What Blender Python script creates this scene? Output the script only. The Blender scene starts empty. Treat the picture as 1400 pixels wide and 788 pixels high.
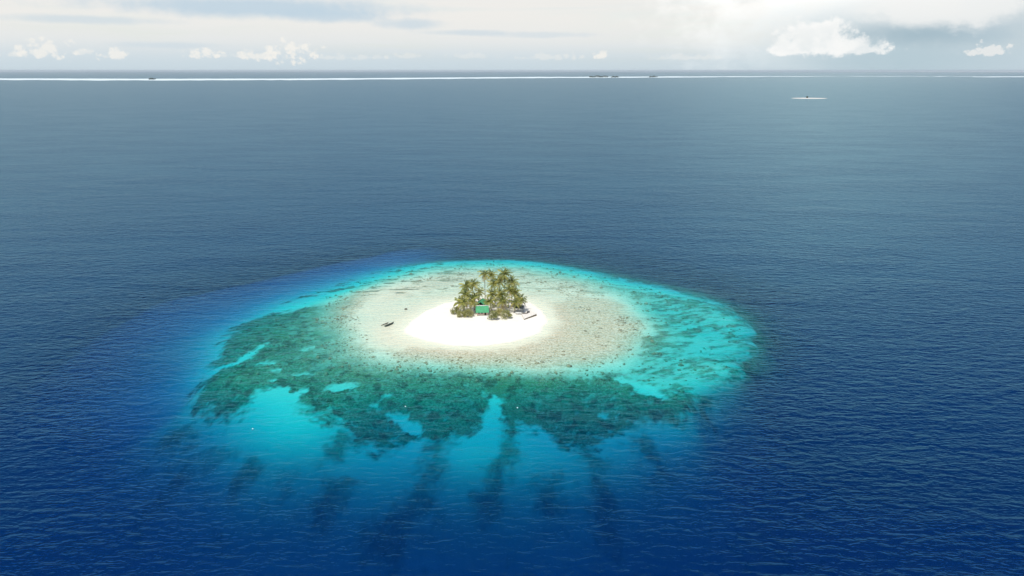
import bpy, bmesh, math, random
import numpy as np
from mathutils import Vector, Matrix

R = math.radians
scene = bpy.context.scene
COL = scene.collection

# ------------------------------------------------------------------ camera
CAM_H = 105.0
FPX = 1000.0                      # focal length in pixels of a 1400 px wide picture
PITCH = math.atan(297.3 / FPX)
cam_data = bpy.data.cameras.new('camera')
cam_data.sensor_width = 36.0
cam_data.lens = 36.0 * FPX / 1400.0
cam_data.clip_start = 1.0
cam_data.clip_end = 400000.0
cam = bpy.data.objects.new('camera', cam_data)
COL.objects.link(cam)
cam.location = (0, 0, CAM_H)
cam.rotation_euler = (R(90) - PITCH, 0, 0)
scene.camera = cam
scene.render.resolution_x = 1024
scene.render.resolution_y = 576

def ray(px, py):
    x = (px - 700.0) / FPX
    y = (394.0 - py) / FPX
    return (x, math.cos(PITCH) + y * math.sin(PITCH), -math.sin(PITCH) + y * math.cos(PITCH))

def P(px, py, z=0.0):
    """point at height z that shows at this pixel of the photograph"""
    d = ray(px, py)
    t = (z - CAM_H) / d[2]
    return Vector((d[0] * t, d[1] * t, z))

def azel(px, py):
    d = Vector(ray(px, py)).normalized()
    return math.degrees(math.atan2(d.x, d.y)), math.degrees(math.asin(d.z))

def s2l(c):
    return tuple(((v / 255) / 12.92 if v / 255 <= 0.04045 else ((v / 255 + 0.055) / 1.055) ** 2.4) for v in c)

# ------------------------------------------------------------------ node helpers
class S:
    """a socket with arithmetic"""
    def __init__(self, nt, sock):
        self.nt, self.s = nt, sock
    def _m(self, op, *args, clamp=False):
        n = self.nt.nodes.new('ShaderNodeMath'); n.operation = op; n.use_clamp = clamp
        for i, a in enumerate((self,) + args):
            if isinstance(a, S): self.nt.links.new(a.s, n.inputs[i])
            else: n.inputs[i].default_value = a
        return S(self.nt, n.outputs[0])
    def __add__(self, o): return self._m('ADD', o)
    __radd__ = __add__
    def __sub__(self, o): return self._m('SUBTRACT', o)
    def __rsub__(self, o): return (self * -1.0) + o
    def __mul__(self, o): return self._m('MULTIPLY', o)
    __rmul__ = __mul__
    def __truediv__(self, o): return self._m('DIVIDE', o)
    def __pow__(self, o): return self._m('POWER', o)
    def max(self, o): return self._m('MAXIMUM', o)
    def min(self, o): return self._m('MINIMUM', o)
    def abs(self): return self._m('ABSOLUTE')
    def sqrt(self): return self._m('SQRT')
    def exp(self): return self._m('EXPONENT')
    def clamp(self): return self._m('ADD', 0.0, clamp=True)
    def smooth(self, a, b, lo=0.0, hi=1.0):
        n = self.nt.nodes.new('ShaderNodeMapRange'); n.interpolation_type = 'SMOOTHSTEP'
        self.nt.links.new(self.s, n.inputs[0])
        if a > b: a, b, lo, hi = b, a, hi, lo
        n.inputs[1].default_value = a; n.inputs[2].default_value = b
        n.inputs[3].default_value = lo; n.inputs[4].default_value = hi
        return S(self.nt, n.outputs[0])

class G:
    def __init__(self, nt):
        self.nt = nt
    def node(self, t, **k):
        n = self.nt.nodes.new(t)
        for a, b in k.items(): setattr(n, a, b)
        return n
    def link(self, a, b):
        self.nt.links.new(a.s if isinstance(a, S) else a, b)
    def put(self, v, sock):
        if isinstance(v, S): self.nt.links.new(v.s, sock)
        elif isinstance(v, (tuple, list)) and len(v) == 3 and sock.type == 'RGBA': sock.default_value = (*v, 1)
        else: sock.default_value = v
    def coord(self, which):
        return S(self.nt, self.node('ShaderNodeTexCoord').outputs[which])
    def sep(self, v):
        n = self.node('ShaderNodeSeparateXYZ'); self.link(v, n.inputs[0])
        return [S(self.nt, o) for o in n.outputs]
    def comb(self, x, y, z=0.0):
        n = self.node('ShaderNodeCombineXYZ')
        for i, a in enumerate((x, y, z)): self.put(a, n.inputs[i])
        return S(self.nt, n.outputs[0])
    def mapping(self, v, scale=(1, 1, 1), rot=(0, 0, 0), loc=(0, 0, 0)):
        n = self.node('ShaderNodeMapping'); self.link(v, n.inputs[0])
        n.inputs[1].default_value = loc; n.inputs[2].default_value = rot; n.inputs[3].default_value = scale
        return S(self.nt, n.outputs[0])
    def noise(self, v, scale=1.0, detail=3.0, rough=0.5, dist=0.0, out=0, dim='3D', lac=2.0):
        n = self.node('ShaderNodeTexNoise', noise_dimensions=dim)
        self.link(v, n.inputs['Vector']); n.inputs['Scale'].default_value = scale
        n.inputs['Detail'].default_value = detail; n.inputs['Roughness'].default_value = rough
        n.inputs['Distortion'].default_value = dist; n.inputs['Lacunarity'].default_value = lac
        return S(self.nt, n.outputs[out])
    def mix(self, f, a, b, mode='MIX'):
        n = self.node('ShaderNodeMix', data_type='RGBA', blend_type=mode)
        self.put(f, n.inputs[0]); self.put(a, n.inputs[6]); self.put(b, n.inputs[7])
        return S(self.nt, n.outputs[2])
    def attr(self, name):
        n = self.node('ShaderNodeAttribute', attribute_name=name)
        return S(self.nt, n.outputs['Fac'])
    def bump(self, h, strength=1.0, dist=1.0, normal=None):
        n = self.node('ShaderNodeBump'); self.link(h, n.inputs['Height'])
        n.inputs['Strength'].default_value = strength; n.inputs['Distance'].default_value = dist
        if normal is not None: self.link(normal, n.inputs['Normal'])
        return S(self.nt, n.outputs[0])

# ------------------------------------------------------------------ sky and sun
SUN_EL, SUN_AZ = 66.0, -138.0            # degrees; azimuth from +Y towards +X
sun_dir = Vector((math.sin(R(SUN_AZ)) * math.cos(R(SUN_EL)), math.cos(R(SUN_AZ)) * math.cos(R(SUN_EL)), math.sin(R(SUN_EL))))
sun_data = bpy.data.lights.new('sun', 'SUN')
sun_data.energy = 3.6
sun_data.angle = R(0.5)
sun_data.color = (1.0, 0.95, 0.87)
sun = bpy.data.objects.new('sun', sun_data)
COL.objects.link(sun)
sun.rotation_euler = sun_dir.to_track_quat('Z', 'Y').to_euler()
sun.location = (0, 300, 400)

SKY = 0.14
world = bpy.data.worlds.new('World'); scene.world = world
world.use_nodes = True
nt = world.node_tree; nt.nodes.clear(); g = G(nt)
sky = g.node('ShaderNodeTexSky', sky_type='NISHITA')
sky.sun_disc = False; sky.sun_elevation = R(SUN_EL); sky.sun_rotation = R(SUN_AZ)
sky.air_density = 1.0; sky.dust_density = 0.7; sky.ozone_density = 1.0
dirv = g.coord('Generated')
x, y, z = g.sep(dirv)
DEG = 180 / math.pi
az = x._m('ARCTAN2', y) * DEG
el = z._m('ARCSINE') * DEG
def cl(r, gg, b, k=1.0):
    return tuple(v * k / SKY for v in s2l((r, gg, b)))
skyc = S(nt, sky.outputs[0])
uv = g.comb(az, el, 0.0)
# thin high veil, streaky near the horizon, breaking up higher
streak = g.noise(g.mapping(uv, scale=(0.045, 0.55, 1), rot=(0, 0, R(-3))), 1.0, 5, 0.55, 0.6)
patch = g.noise(dirv, 3.2, 5, 0.58, 0.4)
veil = (streak * 0.75 + patch * 0.35)
cover_low = veil.smooth(0.36, 0.58, 0.62, 0.97)
cover_high = patch.smooth(0.46, 0.72, 0.05, 0.8)
hi = el.smooth(4.5, 26.0)
cover = cover_low * (1.0 - hi) + cover_high * hi
vcol = g.mix(el.smooth(0.6, 4.0), cl(224, 230, 233), cl(240, 238, 234))
col = g.mix(cover, skyc, vcol)
nA = g.noise(g.mapping(uv, scale=(1, 1.35, 1)), 0.5, 5, 0.62)
vor = g.node('ShaderNodeTexVoronoi', voronoi_dimensions='2D', feature='SMOOTH_F1')
g.link(g.mapping(uv, scale=(1, 1.15, 1), loc=(7, 3, 1)), vor.inputs['Vector'])
vor.inputs['Scale'].default_value = 1.15; vor.inputs['Detail'].default_value = 3.0; vor.inputs['Roughness'].default_value = 0.55; vor.inputs['Lacunarity'].default_value = 2.3
vor.inputs['Smoothness'].default_value = 0.35
nB = S(nt, vor.outputs['Distance'])
# grey-blue wisps in the veil
def blob(px, py, rx, ry, amp, nscale, soft=0.35, seed=0.0, detail=5, rough=0.6, flat=0.0):
    a0, e0 = azel(px, py)
    kx = 180 / math.pi / FPX
    n = nA
    dx = (az - a0) * (1 / (rx * kx)); dy = (el - e0) * (1 / (ry * kx))
    if flat: dy = dy.max(dy * flat)        # flat: the underside is cut steeper (dy<0 side scaled)
    r = (dx * dx + dy * dy).sqrt() + (n - 0.5) * amp
    return r.smooth(1.0 + soft * 0.5, 1.0 - soft)
def blob_low(px, py, rx, ry, amp, nscale, soft=0.3, seed=0.0):
    """a cumulus: lumpy above, flat below"""
    a0, e0 = azel(px, py + ry * 0.4)
    kx = 180 / math.pi / FPX
    n = nB if rx < 140 else nA
    dx = (az - a0) * (1 / (rx * kx)); dy = (el - e0) * (1 / (ry * kx))
    dyn = dy.min(0.0) * 1.7 + dy.max(0.0)
    r = (dx * dx + dyn * dyn).sqrt() + (n - 0.5) * amp
    return r.smooth(1.0 + soft * 0.5, 1.0 - soft)
for (px, py, rx, ry, s, k) in ((350, 10, 190, 13, 3.0, 0.75), (560, 33, 45, 7, 9.0, 0.5), (120, 27, 90, 5, 5.0, 0.4),
                               (640, 45, 60, 4, 15.0, 0.4), (230, 62, 60, 4, 21.0, 0.3), (740, 48, 70, 4, 31.0, 0.3), (450, 22, 70, 8, 26.0, 0.6)):
    m = blob(px, py, rx, ry, 1.1, 0.55, 0.7, s)
    col = g.mix(m * k * 1.2, col, cl(192, 212, 226))
# band of pale haze over the horizon
band = el.smooth(2.2, 0.2)
col = g.mix(band * 0.85, col, cl(201, 217, 226))
# small cumulus along the horizon
for (px, py, rx, ry, s, k) in ((62, 64, 36, 14, 1.0, .75), (155, 72, 24, 8, 2.0, .8), (18, 73, 26, 5, 3.0, .4), (280, 72, 20, 9, 4.0, .8), (322, 75, 25, 5, 5.0, .4),
                               (398, 66, 38, 19, 6.0, .85), (356, 73, 34, 9, 6.5, .7), (560, 76, 30, 5, 7.0, .3), (740, 76, 60, 6, 8.0, .35), (822, 74, 9, 9, 9.0, .85),
                               (470, 77, 60, 5, 10.0, .3), (640, 75, 40, 5, 12.0, .25), (940, 77, 60, 5, 13.0, .3), (110, 70, 22, 5, 14.0, .4)):
    m = blob_low(px, py, rx * 1.1, ry * 1.15, 1.15, 1.3, 0.4, s)
    col = g.mix(m * k, col, cl(245, 243, 237))
# the same cloud's unseen top above the frame, added bright for the sea sheen
sheen_cloud = blob(1170, -150, 200, 190, 1.2, 0.16, 0.9, 67.0)
col = g.mix(sheen_cloud * 0.9, col, cl(250, 250, 247, 1.3))
# the rain cloud at the right: pale mass, dark base, white heads, rain below
dk = blob(1255, 40, 190, 42, 0.9, 0.30, 0.8, 41.0)
col = g.mix(dk * 0.62, col, cl(186, 203, 212))
rain = blob(1215, 84, 150, 40, 0.5, 0.22, 0.9, 44.0)
col = g.mix(rain * 0.75, col, cl(172, 196, 207))
base_dk = blob(1265, 46, 95, 14, 0.9, 0.5, 0.9, 47.0)
col = g.mix(base_dk * 0.8, col, cl(160, 184, 197))
far_dk = blob(1420, 30, 80, 45, 0.8, 0.4, 0.9, 49.0)
col = g.mix(far_dk * 0.5, col, cl(184, 203, 214))
head = blob_low(1112, 46, 56, 32, 0.5, 0.62, 0.3, 53.0)
for (px, py, rx, ry) in ((1150, 60, 62, 18), (1076, 62, 36, 15), (1185, 66, 26, 8), (1130, 34, 26, 18)):
    head = head.max(blob_low(px, py, rx, ry, 0.5, 0.62, 0.3, 54.0))
head = head * nA.smooth(0.66, 0.40, 0.65, 1.0)
col = g.mix(head * 0.92, col, cl(249, 249, 247, 1.03))
head2 = blob(1295, 2, 90, 30, 1.4, 0.6, 0.4, 59.0)
col = g.mix(head2 * 0.75, col, cl(246, 246, 244, 1.0))
puff = blob_low(1352, 66, 30, 11, 1.0, 1.2, 0.25, 61.0)
col = g.mix(puff * 0.75, col, cl(240, 240, 238))
bg = g.node('ShaderNodeBackground'); bg.inputs[1].default_value = SKY
g.link(col, bg.inputs[0])
world.cycles.sampling_method = 'MANUAL'; world.cycles.sample_map_resolution = 256
wo = g.node('ShaderNodeOutputWorld'); nt.links.new(bg.outputs[0], wo.inputs[0])

vs = scene.view_settings
vs.view_transform = 'Standard'; vs.look = 'None'; vs.exposure = 0.0; vs.gamma = 1.0; vs.use_curve_mapping = False
scene.cycles.max_bounces = 8
scene.cycles.transparent_max_bounces = 24
scene.cycles.volume_bounces = 0
scene.cycles.use_denoising = True

# ------------------------------------------------------------------ materials
def material(name):
    m = bpy.data.materials.new(name); m.use_nodes = True
    m.node_tree.nodes.clear()
    gg = G(m.node_tree)
    out = gg.node('ShaderNodeOutputMaterial')
    return m, gg, out

def simple(name, col, rough=0.7, var=0.18, scale=3.0, metal=0.0, col2=None, bump=0.0, spec=0.3, trans=0.0):
    m, q, out = material(name)
    b = q.node('ShaderNodeBsdfPrincipled')
    n = q.noise(q.coord('Object'), scale, 4, 0.6)
    c2 = col2 if col2 else tuple(v * (1 - 2 * var) for v in col)
    c = q.mix(n.smooth(0.3, 0.7), col, c2)
    q.link(c, b.inputs['Base Color'])
    b.inputs['Roughness'].default_value = rough; b.inputs['Metallic'].default_value = metal
    b.inputs['Specular IOR Level'].default_value = spec
    if bump:
        q.link(q.bump(n, bump, 0.05), b.inputs['Normal'])
    if trans:
        t = q.node('ShaderNodeBsdfTranslucent'); q.link(c, t.inputs[0])
        mx = q.node('ShaderNodeMixShader'); mx.inputs[0].default_value = trans
        m.node_tree.links.new(b.outputs[0], mx.inputs[1]); m.node_tree.links.new(t.outputs[0], mx.inputs[2])
        m.node_tree.links.new(mx.outputs[0], out.inputs[0])
    else:
        m.node_tree.links.new(b.outputs[0], out.inputs[0])
    return m

def tag(o, label=None, cat=None, group=None, kind=None):
    if label: o['label'] = label
    if cat: o['category'] = cat
    if group: o['group'] = group
    if kind: o['kind'] = kind
    return o

def mesh_obj(name, verts, faces, mat, parent=None, smooth=False):
    me = bpy.data.meshes.new(name)
    me.from_pydata(verts, [], faces); me.update()
    if mat: me.materials.append(mat)
    if smooth: me.polygons.foreach_set('use_smooth', [True] * len(me.polygons))
    o = bpy.data.objects.new(name, me); COL.objects.link(o)
    if parent is not None: o.parent = parent
    return o

def bm_obj(name, bm, mat, parent=None, smooth=False):
    me = bpy.data.meshes.new(name); bm.to_mesh(me); bm.free()
    if mat: me.materials.append(mat)
    if smooth: me.polygons.foreach_set('use_smooth', [True] * len(me.polygons))
    o = bpy.data.objects.new(name, me); COL.objects.link(o)
    if parent is not None: o.parent = parent
    return o

def empty(name, loc, rz=0.0):
    o = bpy.data.objects.new(name, None); COL.objects.link(o)
    o.location = loc; o.rotation_euler = (0, 0, rz); o.empty_display_size = 0.5
    return o

# ------------------------------------------------------------------ numpy noise
def vnoise(x, y, seed):
    xi = np.floor(x).astype(np.int64); yi = np.floor(y).astype(np.int64)
    fx = x - xi; fy = y - yi
    fx = fx * fx * fx * (fx * (fx * 6 - 15) + 10); fy = fy * fy * fy * (fy * (fy * 6 - 15) + 10)
    def h(a, b):
        v = (a * 374761393 + b * 668265263 + seed * 974634777) & 0xffffffff
        v = ((v ^ (v >> 13)) * 1274126177) & 0xffffffff
        v = v ^ (v >> 16)
        return (v & 0xffff) / 65535.0
    a = h(xi, yi); b = h(xi + 1, yi); c = h(xi, yi + 1); d = h(xi + 1, yi + 1)
    return (a * (1 - fx) + b * fx) * (1 - fy) + (c * (1 - fx) + d * fx) * fy

def fbm(x, y, seed, octaves=4, gain=0.5):
    t = 0; amp = 1; tot = 0; k = 1.0
    for i in range(octaves):
        c, s = math.cos(0.7 * i), math.sin(0.7 * i)
        t = t + amp * vnoise((x * c - y * s) * k + 17.3 * i, (x * s + y * c) * k - 9.1 * i, seed + i)
        tot += amp; amp *= gain; k *= 2.03
    return t / tot

def sstep(a, b, v):
    t = np.clip((v - a) / (b - a), 0, 1)
    return t * t * (3 - 2 * t)

def poly_sd(X, Y, pts):
    """signed distance to a polygon, positive inside"""
    d2 = np.full(X.shape, 1e18); inside = np.zeros(X.shape, bool)
    n = len(pts)
    for i in range(n):
        ax, ay = pts[i][0], pts[i][1]; bx, by = pts[(i + 1) % n][0], pts[(i + 1) % n][1]
        ex, ey = bx - ax, by - ay
        t = np.clip(((X - ax) * ex + (Y - ay) * ey) / (ex * ex + ey * ey + 1e-9), 0, 1)
        d2 = np.minimum(d2, (X - ax - t * ex) ** 2 + (Y - ay - t * ey) ** 2)
        c = ((ay > Y) != (by > Y)) & (X < (bx - ax) * (Y - ay) / (by - ay + 1e-12) + ax)
        inside ^= c
    return np.where(inside, 1, -1) * np.sqrt(d2)

def seg_d(X, Y, pts):
    """distance to a polyline with radius at each point: returns d - r (negative inside)"""
    best = np.full(X.shape, 1e9)
    for (a, ra), (b, rb) in zip(pts[:-1], pts[1:]):
        ex, ey = b[0] - a[0], b[1] - a[1]
        t = np.clip(((X - a[0]) * ex + (Y - a[1]) * ey) / (ex * ex + ey * ey + 1e-9), 0, 1)
        d = np.sqrt((X - a[0] - t * ex) ** 2 + (Y - a[1] - t * ey) ** 2) - (ra + (rb - ra) * t)
        best = np.minimum(best, d)
    return best

# ------------------------------------------------------------------ sea bed
SHORE = [P(*p) for p in ((553, 452), (560, 441), (580, 427), (606, 415), (640, 408), (690, 406), (724, 413), (742, 425), (748, 440),
                         (738, 455), (704, 467), (662, 473), (620, 473), (586, 467), (563, 460))]
DEEP = 55.0
CTRL = [  # photo pixel and the depth of the bottom that shows there
    # inner flat
    (480, 425, .5), (500, 400, .6), (540, 388, .6), (600, 376, .7), (700, 372, .8), (780, 388, .7), (850, 418, .7), (868, 450, .6), (850, 480, .8),
    (800, 493, .8), (720, 500, .7), (640, 496, .7), (560, 488, .6), (510, 468, .4), (490, 448, .4), (530, 440, .35), (560, 415, .35), (600, 398, .4),
    (700, 395, .5), (780, 420, .45), (800, 450, .45), (760, 475, .4), (680, 487, .5), (590, 480, .4), (740, 410, .4),
    # back rim
    (640, 360, 2.4), (700, 360, 2.3), (760, 368, 2.2), (850, 390, 2.0), (930, 408, 2.2), (990, 428, 2.6),
    (590, 364, 2.0), (545, 372, 2.4), (490, 392, 2.4), (440, 408, 2.6), (400, 418, 3.2),
    (640, 351, 16), (720, 352, 16), (800, 359, 16), (880, 378, 16), (960, 398, 17), (1020, 418, 18),
    (580, 356, 12), (520, 366, 10), (460, 384, 8), (410, 400, 8), (350, 418, 10), (310, 440, 11),
    (560, 340, 20), (460, 362, 17), (400, 380, 15), (330, 405, 14), (270, 440, 13), (220, 480, 13),
    (640, 338, 22), (760, 340, 22), (880, 358, 24), (980, 380, 26), (1070, 410, 26),
    # right side
    (900, 425, 2.2), (950, 450, 2.8), (1000, 460, 3.4), (1030, 470, 4.2), (980, 490, 3.4), (930, 500, 2.6), (900, 470, 1.7), (880, 505, 2.2),
    (850, 520, 2.4), (930, 530, 3.2), (980, 530, 4.2), (1015, 505, 4.2), (1030, 450, 4.0), (1040, 490, 5.2), (950, 555, 4.8), (1010, 540, 6.0),
    (1062, 470, 16), (1070, 440, 17), (1064, 500, 17), (1042, 540, 16), (1000, 570, 14), (960, 590, 13), (1110, 500, 24), (1090, 560, 24), (1020, 610, 22), (1110, 450, 25),
    # left apron
    (440, 430, 1.3), (400, 450, 2.0), (360, 460, 2.8), (320, 475, 3.8), (430, 470, 1.6), (460, 460, 1.2), (390, 490, 2.2), (340, 500, 3.0), (300, 520, 3.4),
    (280, 545, 6.0), (310, 562, 6.5), (340, 530, 3.0), (470, 500, 1.5), (420, 520, 2.4), (520, 515, 1.7), (580, 510, 1.6), (640, 515, 1.7), (700, 518, 1.8), (770, 520, 1.9), (820, 515, 1.8),
    (450, 545, 3.2), (500, 545, 3.6), (560, 545, 3.8), (620, 545, 3.6), (680, 545, 3.8), (740, 545, 4.2), (800, 545, 4.6), (860, 550, 4.6), (910, 560, 5.4),
    (480, 580, 6.6), (530, 590, 8.6), (590, 575, 6.8), (640, 580, 7.6), (710, 575, 7.6), (760, 590, 9.5), (830, 590, 9.8), (900, 590, 11),
    (250, 500, 12), (250, 530, 12.5), (240, 570, 15), (290, 590, 10),
    # sandy slope
    (400, 560, 4.0), (420, 590, 5.6), (370, 590, 6.0), (350, 620, 8.5), (450, 620, 8.0), (520, 630, 10), (590, 625, 10), (650, 620, 7.6), (720, 615, 8.8), (780, 630, 10),
    (850, 625, 11), (920, 625, 13), (280, 630, 13), (350, 660, 12), (450, 660, 12), (540, 670, 12.5), (650, 660, 10.5), (740, 660, 11.5), (820, 665, 13), (920, 670, 18),
    (200, 600, 15), (200, 660, 19), (300, 700, 19), (430, 710, 18), (560, 720, 18.5), (680, 710, 17), (800, 715, 19), (920, 720, 24), (1000, 680, 25),
    (300, 770, 27), (450, 775, 26), (600, 780, 27), (760, 780, 27), (900, 780, 32), (130, 560, 21), (120, 660, 25), (150, 500, 20), (200, 420, 21), (150, 760, 34), (1080, 640, 33), (1040, 760, 38),
]
CTRL = [(a, b, d * (1.1 if (d > 6 and b > 585) else 0.5 if d < 1 else 1.0)) for a, b, d in CTRL]
cp = np.array([[*P(a, b, -d)[:2], math.sqrt(d)] for a, b, d in CTRL])
ring = []
cx0, cy0 = 0.0, 300.0
for i in range(28):
    a = i * 2 * math.pi / 28
    ring.append((cx0 + 260 * math.cos(a), cy0 + 270 * math.sin(a), math.sqrt(48)))
cp = np.vstack([cp, np.array(ring)])
def tps_k(r2):
    return 0.5 * r2 * np.log(r2 + 1e-9)
def tps_fit(pts, lam=40.0):
    n = len(pts); xy = pts[:, :2]
    d2 = ((xy[:, None, :] - xy[None, :, :]) ** 2).sum(-1)
    A = np.zeros((n + 3, n + 3)); A[:n, :n] = tps_k(d2) + lam * np.eye(n)
    A[:n, n] = 1; A[:n, n + 1:] = xy; A[n, :n] = 1; A[n + 1:, :n] = xy.T
    b = np.zeros(n + 3); b[:n] = pts[:, 2]
    return np.linalg.solve(A, b)
tw = tps_fit(cp)
def tps(X, Y):
    out = tw[-3] + tw[-2] * X + tw[-1] * Y
    for (a, b, _), w in zip(cp, tw):
        out = out + w * tps_k((X - a) ** 2 + (Y - b) ** 2)
    return out

CP_ = np.array(CTRL)
def depth_px(px, py):
    d2 = (CP_[:, 0] - px) ** 2 + ((CP_[:, 1] - py) * 2.0) ** 2
    i = np.argsort(d2)[:5]; w = 1 / (d2[i] + 20)
    return float(((np.sqrt(CP_[i, 2]) * w).sum() / w.sum()) ** 2)
def PP(pts, z):
    return [P(a, b, -depth_px(a, b)) for a, b in pts]
CORAL = PP([(492, 400), (470, 412), (432, 421), (395, 426), (350, 438), (318, 452), (300, 475), (292, 498), (272, 522), (262, 552), (292, 574), (322, 570), (338, 552),
            (352, 540), (380, 531), (412, 536), (416, 552), (438, 575), (470, 585), (490, 606), (515, 614), (548, 604), (575, 590), (590, 602), (620, 598), (648, 590),
            (662, 570), (668, 548), (680, 548), (690, 575), (700, 602), (716, 578), (740, 586), (765, 605), (798, 616), (826, 602), (850, 585), (890, 592), (925, 592), (955, 580), (972, 560),
            (950, 540), (915, 545), (880, 540), (868, 528), (845, 512), (800, 515), (760, 510), (700, 512), (640, 508), (580, 503), (530, 500), (500, 488), (480, 470), (478, 450), (470, 435), (480, 418)], -2.5)
SPARSE = PP([(860, 400), (930, 405), (1000, 425), (1035, 445), (1040, 490), (1015, 530), (970, 560), (900, 550), (860, 520), (870, 480), (890, 450), (870, 425)], -2.0)
RUBBLE = PP([(520, 480), (560, 474), (620, 478), (680, 478), (735, 465), (755, 440), (750, 415), (790, 400), (845, 412), (885, 440), (890, 465), (870, 492), (800, 510), (700, 512), (620, 506), (540, 500)], -0.5)
BACKRUB = PP([(560, 385), (620, 372), (700, 368), (790, 378), (860, 400), (830, 405), (760, 395), (700, 385), (630, 390), (580, 405)], -0.6)
LEFTB = PP([(478, 405), (505, 395), (510, 408), (490, 425), (478, 445), (470, 470), (450, 470), (440, 440), (455, 420)], -0.8)
SANDS = [  # ribbons of clean sand through the coral: ((px, py), radius in m) and depth
    ([((455, 532), 2.0), ((468, 531), 2.6), ((481, 529), 2.0)], -2.7), ([((508, 550), 0.9), ((526, 543), 1.5)], -3),
    ([((418, 477), 1.5), ((430, 475), 1.3)], -2), ([((357, 498), 1.2), ((373, 497), 1.2)], -3), ([((378, 508), 1.0), ((384, 507), 1.0)], -3), ([((371, 523), 0.7), ((374, 522), 0.7)], -3),
    ([((290, 506), 2.6), ((325, 494), 2.3), ((345, 484), 2.3), ((366, 470), 1.0)], -3.2), ([((410, 513), 1.2), ((420, 513), 1.0)], -2.4),
    ([((360, 555), 3.0), ((380, 542), 2.5), ((392, 532), 1.2)], -3.5), ([((375, 560), 4.5), ((395, 547), 2.5), ((413, 536), 1.6)], -3.8),
    ([((536, 564), 0.9), ((552, 574), 1.3), ((572, 592), 1.6)], -4.5), ([((675, 542), 0.9), ((671, 560), 1.6), ((668, 585), 2.6), ((658, 615), 5)], -4.5),
    ([((745, 590), 1.5), ((735, 605), 3.0)], -6), ([((712, 585), 1.2), ((722, 608), 3.5)], -6.5),
    ([((825, 565), 0.9), ((842, 569), 1.2)], -4), ([((393, 428), 0.7), ((400, 427), 0.7)], -2), ([((845, 518), 1.2), ((880, 530), 2.0), ((900, 545), 1.5)], -2.4),
]
SANDS = [([(P(*p, -depth_px(*p)), r) for p, r in pts], z) for pts, z in SANDS]
SPURS = [  # dark ridges of coral running down the sandy slope
    ([((235, 600), 3.5), ((262, 598), 2.5)], -14), ([((312, 668), 3), ((335, 650), 3.5)], -13), ([((472, 605), 3), ((462, 622), 3)], -8), ([((600, 600), 3), ((592, 640), 3), ((565, 685), 4), ((530, 730), 5)], -12),
    ([((700, 592), 3), ((692, 615), 3), ((686, 640), 3), ((672, 680), 3.5)], -8), ([((800, 612), 3), ((812, 650), 3.5), ((830, 700), 5)], -13), ([((240, 660), 4), ((200, 690), 4)], -18),
    ([((470, 660), 2), ((440, 700), 4)], -14), ([((880, 610), 3.5), ((905, 650), 4)], -12), ([((760, 655), 2.0), ((745, 690), 3.0)], -13)]
SPURS = [([(P(*p, -depth_px(*p)), r) for p, r in pts], z) for pts, z in SPURS]

def axis(lo, hi, step, far_lo, far_hi):
    mid = np.arange(lo, hi + step * 0.5, step)
    def out(start, end, sgn):
        v = []; p = start; s = step
        while abs(p - start) < abs(end - start):
            s *= 1.35; p = p + sgn * s; v.append(p)
        return v
    return np.array(sorted(out(lo, far_lo, -1)) + list(mid) + out(hi, far_hi, 1))
gx = axis(-165, 165, 0.62, -90000, 90000)
gy = axis(135, 440, 0.62, -20000, 160000)
NX, NY = len(gx), len(gy)
X, Y = np.meshgrid(gx, gy); X = X.ravel(); Y = Y.ravel()
near = (np.abs(X) < 260) & (Y > 30) & (Y < 560)
Z = np.full(X.shape, -DEEP); coral = np.zeros(X.shape); rubble = np.zeros(X.shape)
xn, yn = X[near], Y[near]
wx = xn + 5.0 * (fbm(xn / 14, yn / 14, 5) - 0.5) * 2; wy = yn + 5.0 * (fbm(xn / 14, yn / 14, 9) - 0.5) * 2
dep = np.clip(tps(xn * 0.6 + wx * 0.4, yn * 0.6 + wy * 0.4), 0.32, 7.4) ** 2
rr = np.sqrt(((xn - cx0) / 250) ** 2 + ((yn - cy0) / 260) ** 2)
dep = dep + (DEEP - dep) * sstep(0.85, 1.05, rr)
# coral cover
n_edge = (fbm(xn / 5.5, yn / 5.5, 21, 4, 0.6) - 0.5)
n_fine = fbm(xn / 1.5, yn / 1.5, 23, 3, 0.6) - 0.5
sdc = poly_sd(xn, yn, CORAL)
cov = sstep(-4.5, 6.5, sdc + 1.0 + n_edge * 12 + n_fine * 6)
clear = fbm(xn / 3.2, yn / 3.2, 33, 4, 0.6)
cov = cov * (1 - 0.38 * sstep(0.50, 0.74, clear))
cov = cov * (0.40 + 0.60 * sstep(0.8, 2.4, dep))
sp = sstep(-3, 3, poly_sd(xn, yn, SPARSE) + n_edge * 8)
stre = 0.5 * fbm((xn * 0.8 + yn * 0.5) / 11, (yn * 0.8 - xn * 0.5) / 4.5, 44, 4, 0.6) + 0.5 * fbm((xn * 0.85 + yn * 0.45) / 4.5, (yn * 0.85 - xn * 0.45) / 1.8, 45, 3, 0.6)
cov = np.maximum(cov, sp * (0.27 + 0.42 * sstep(0.40, 0.66, stre)))
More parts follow.
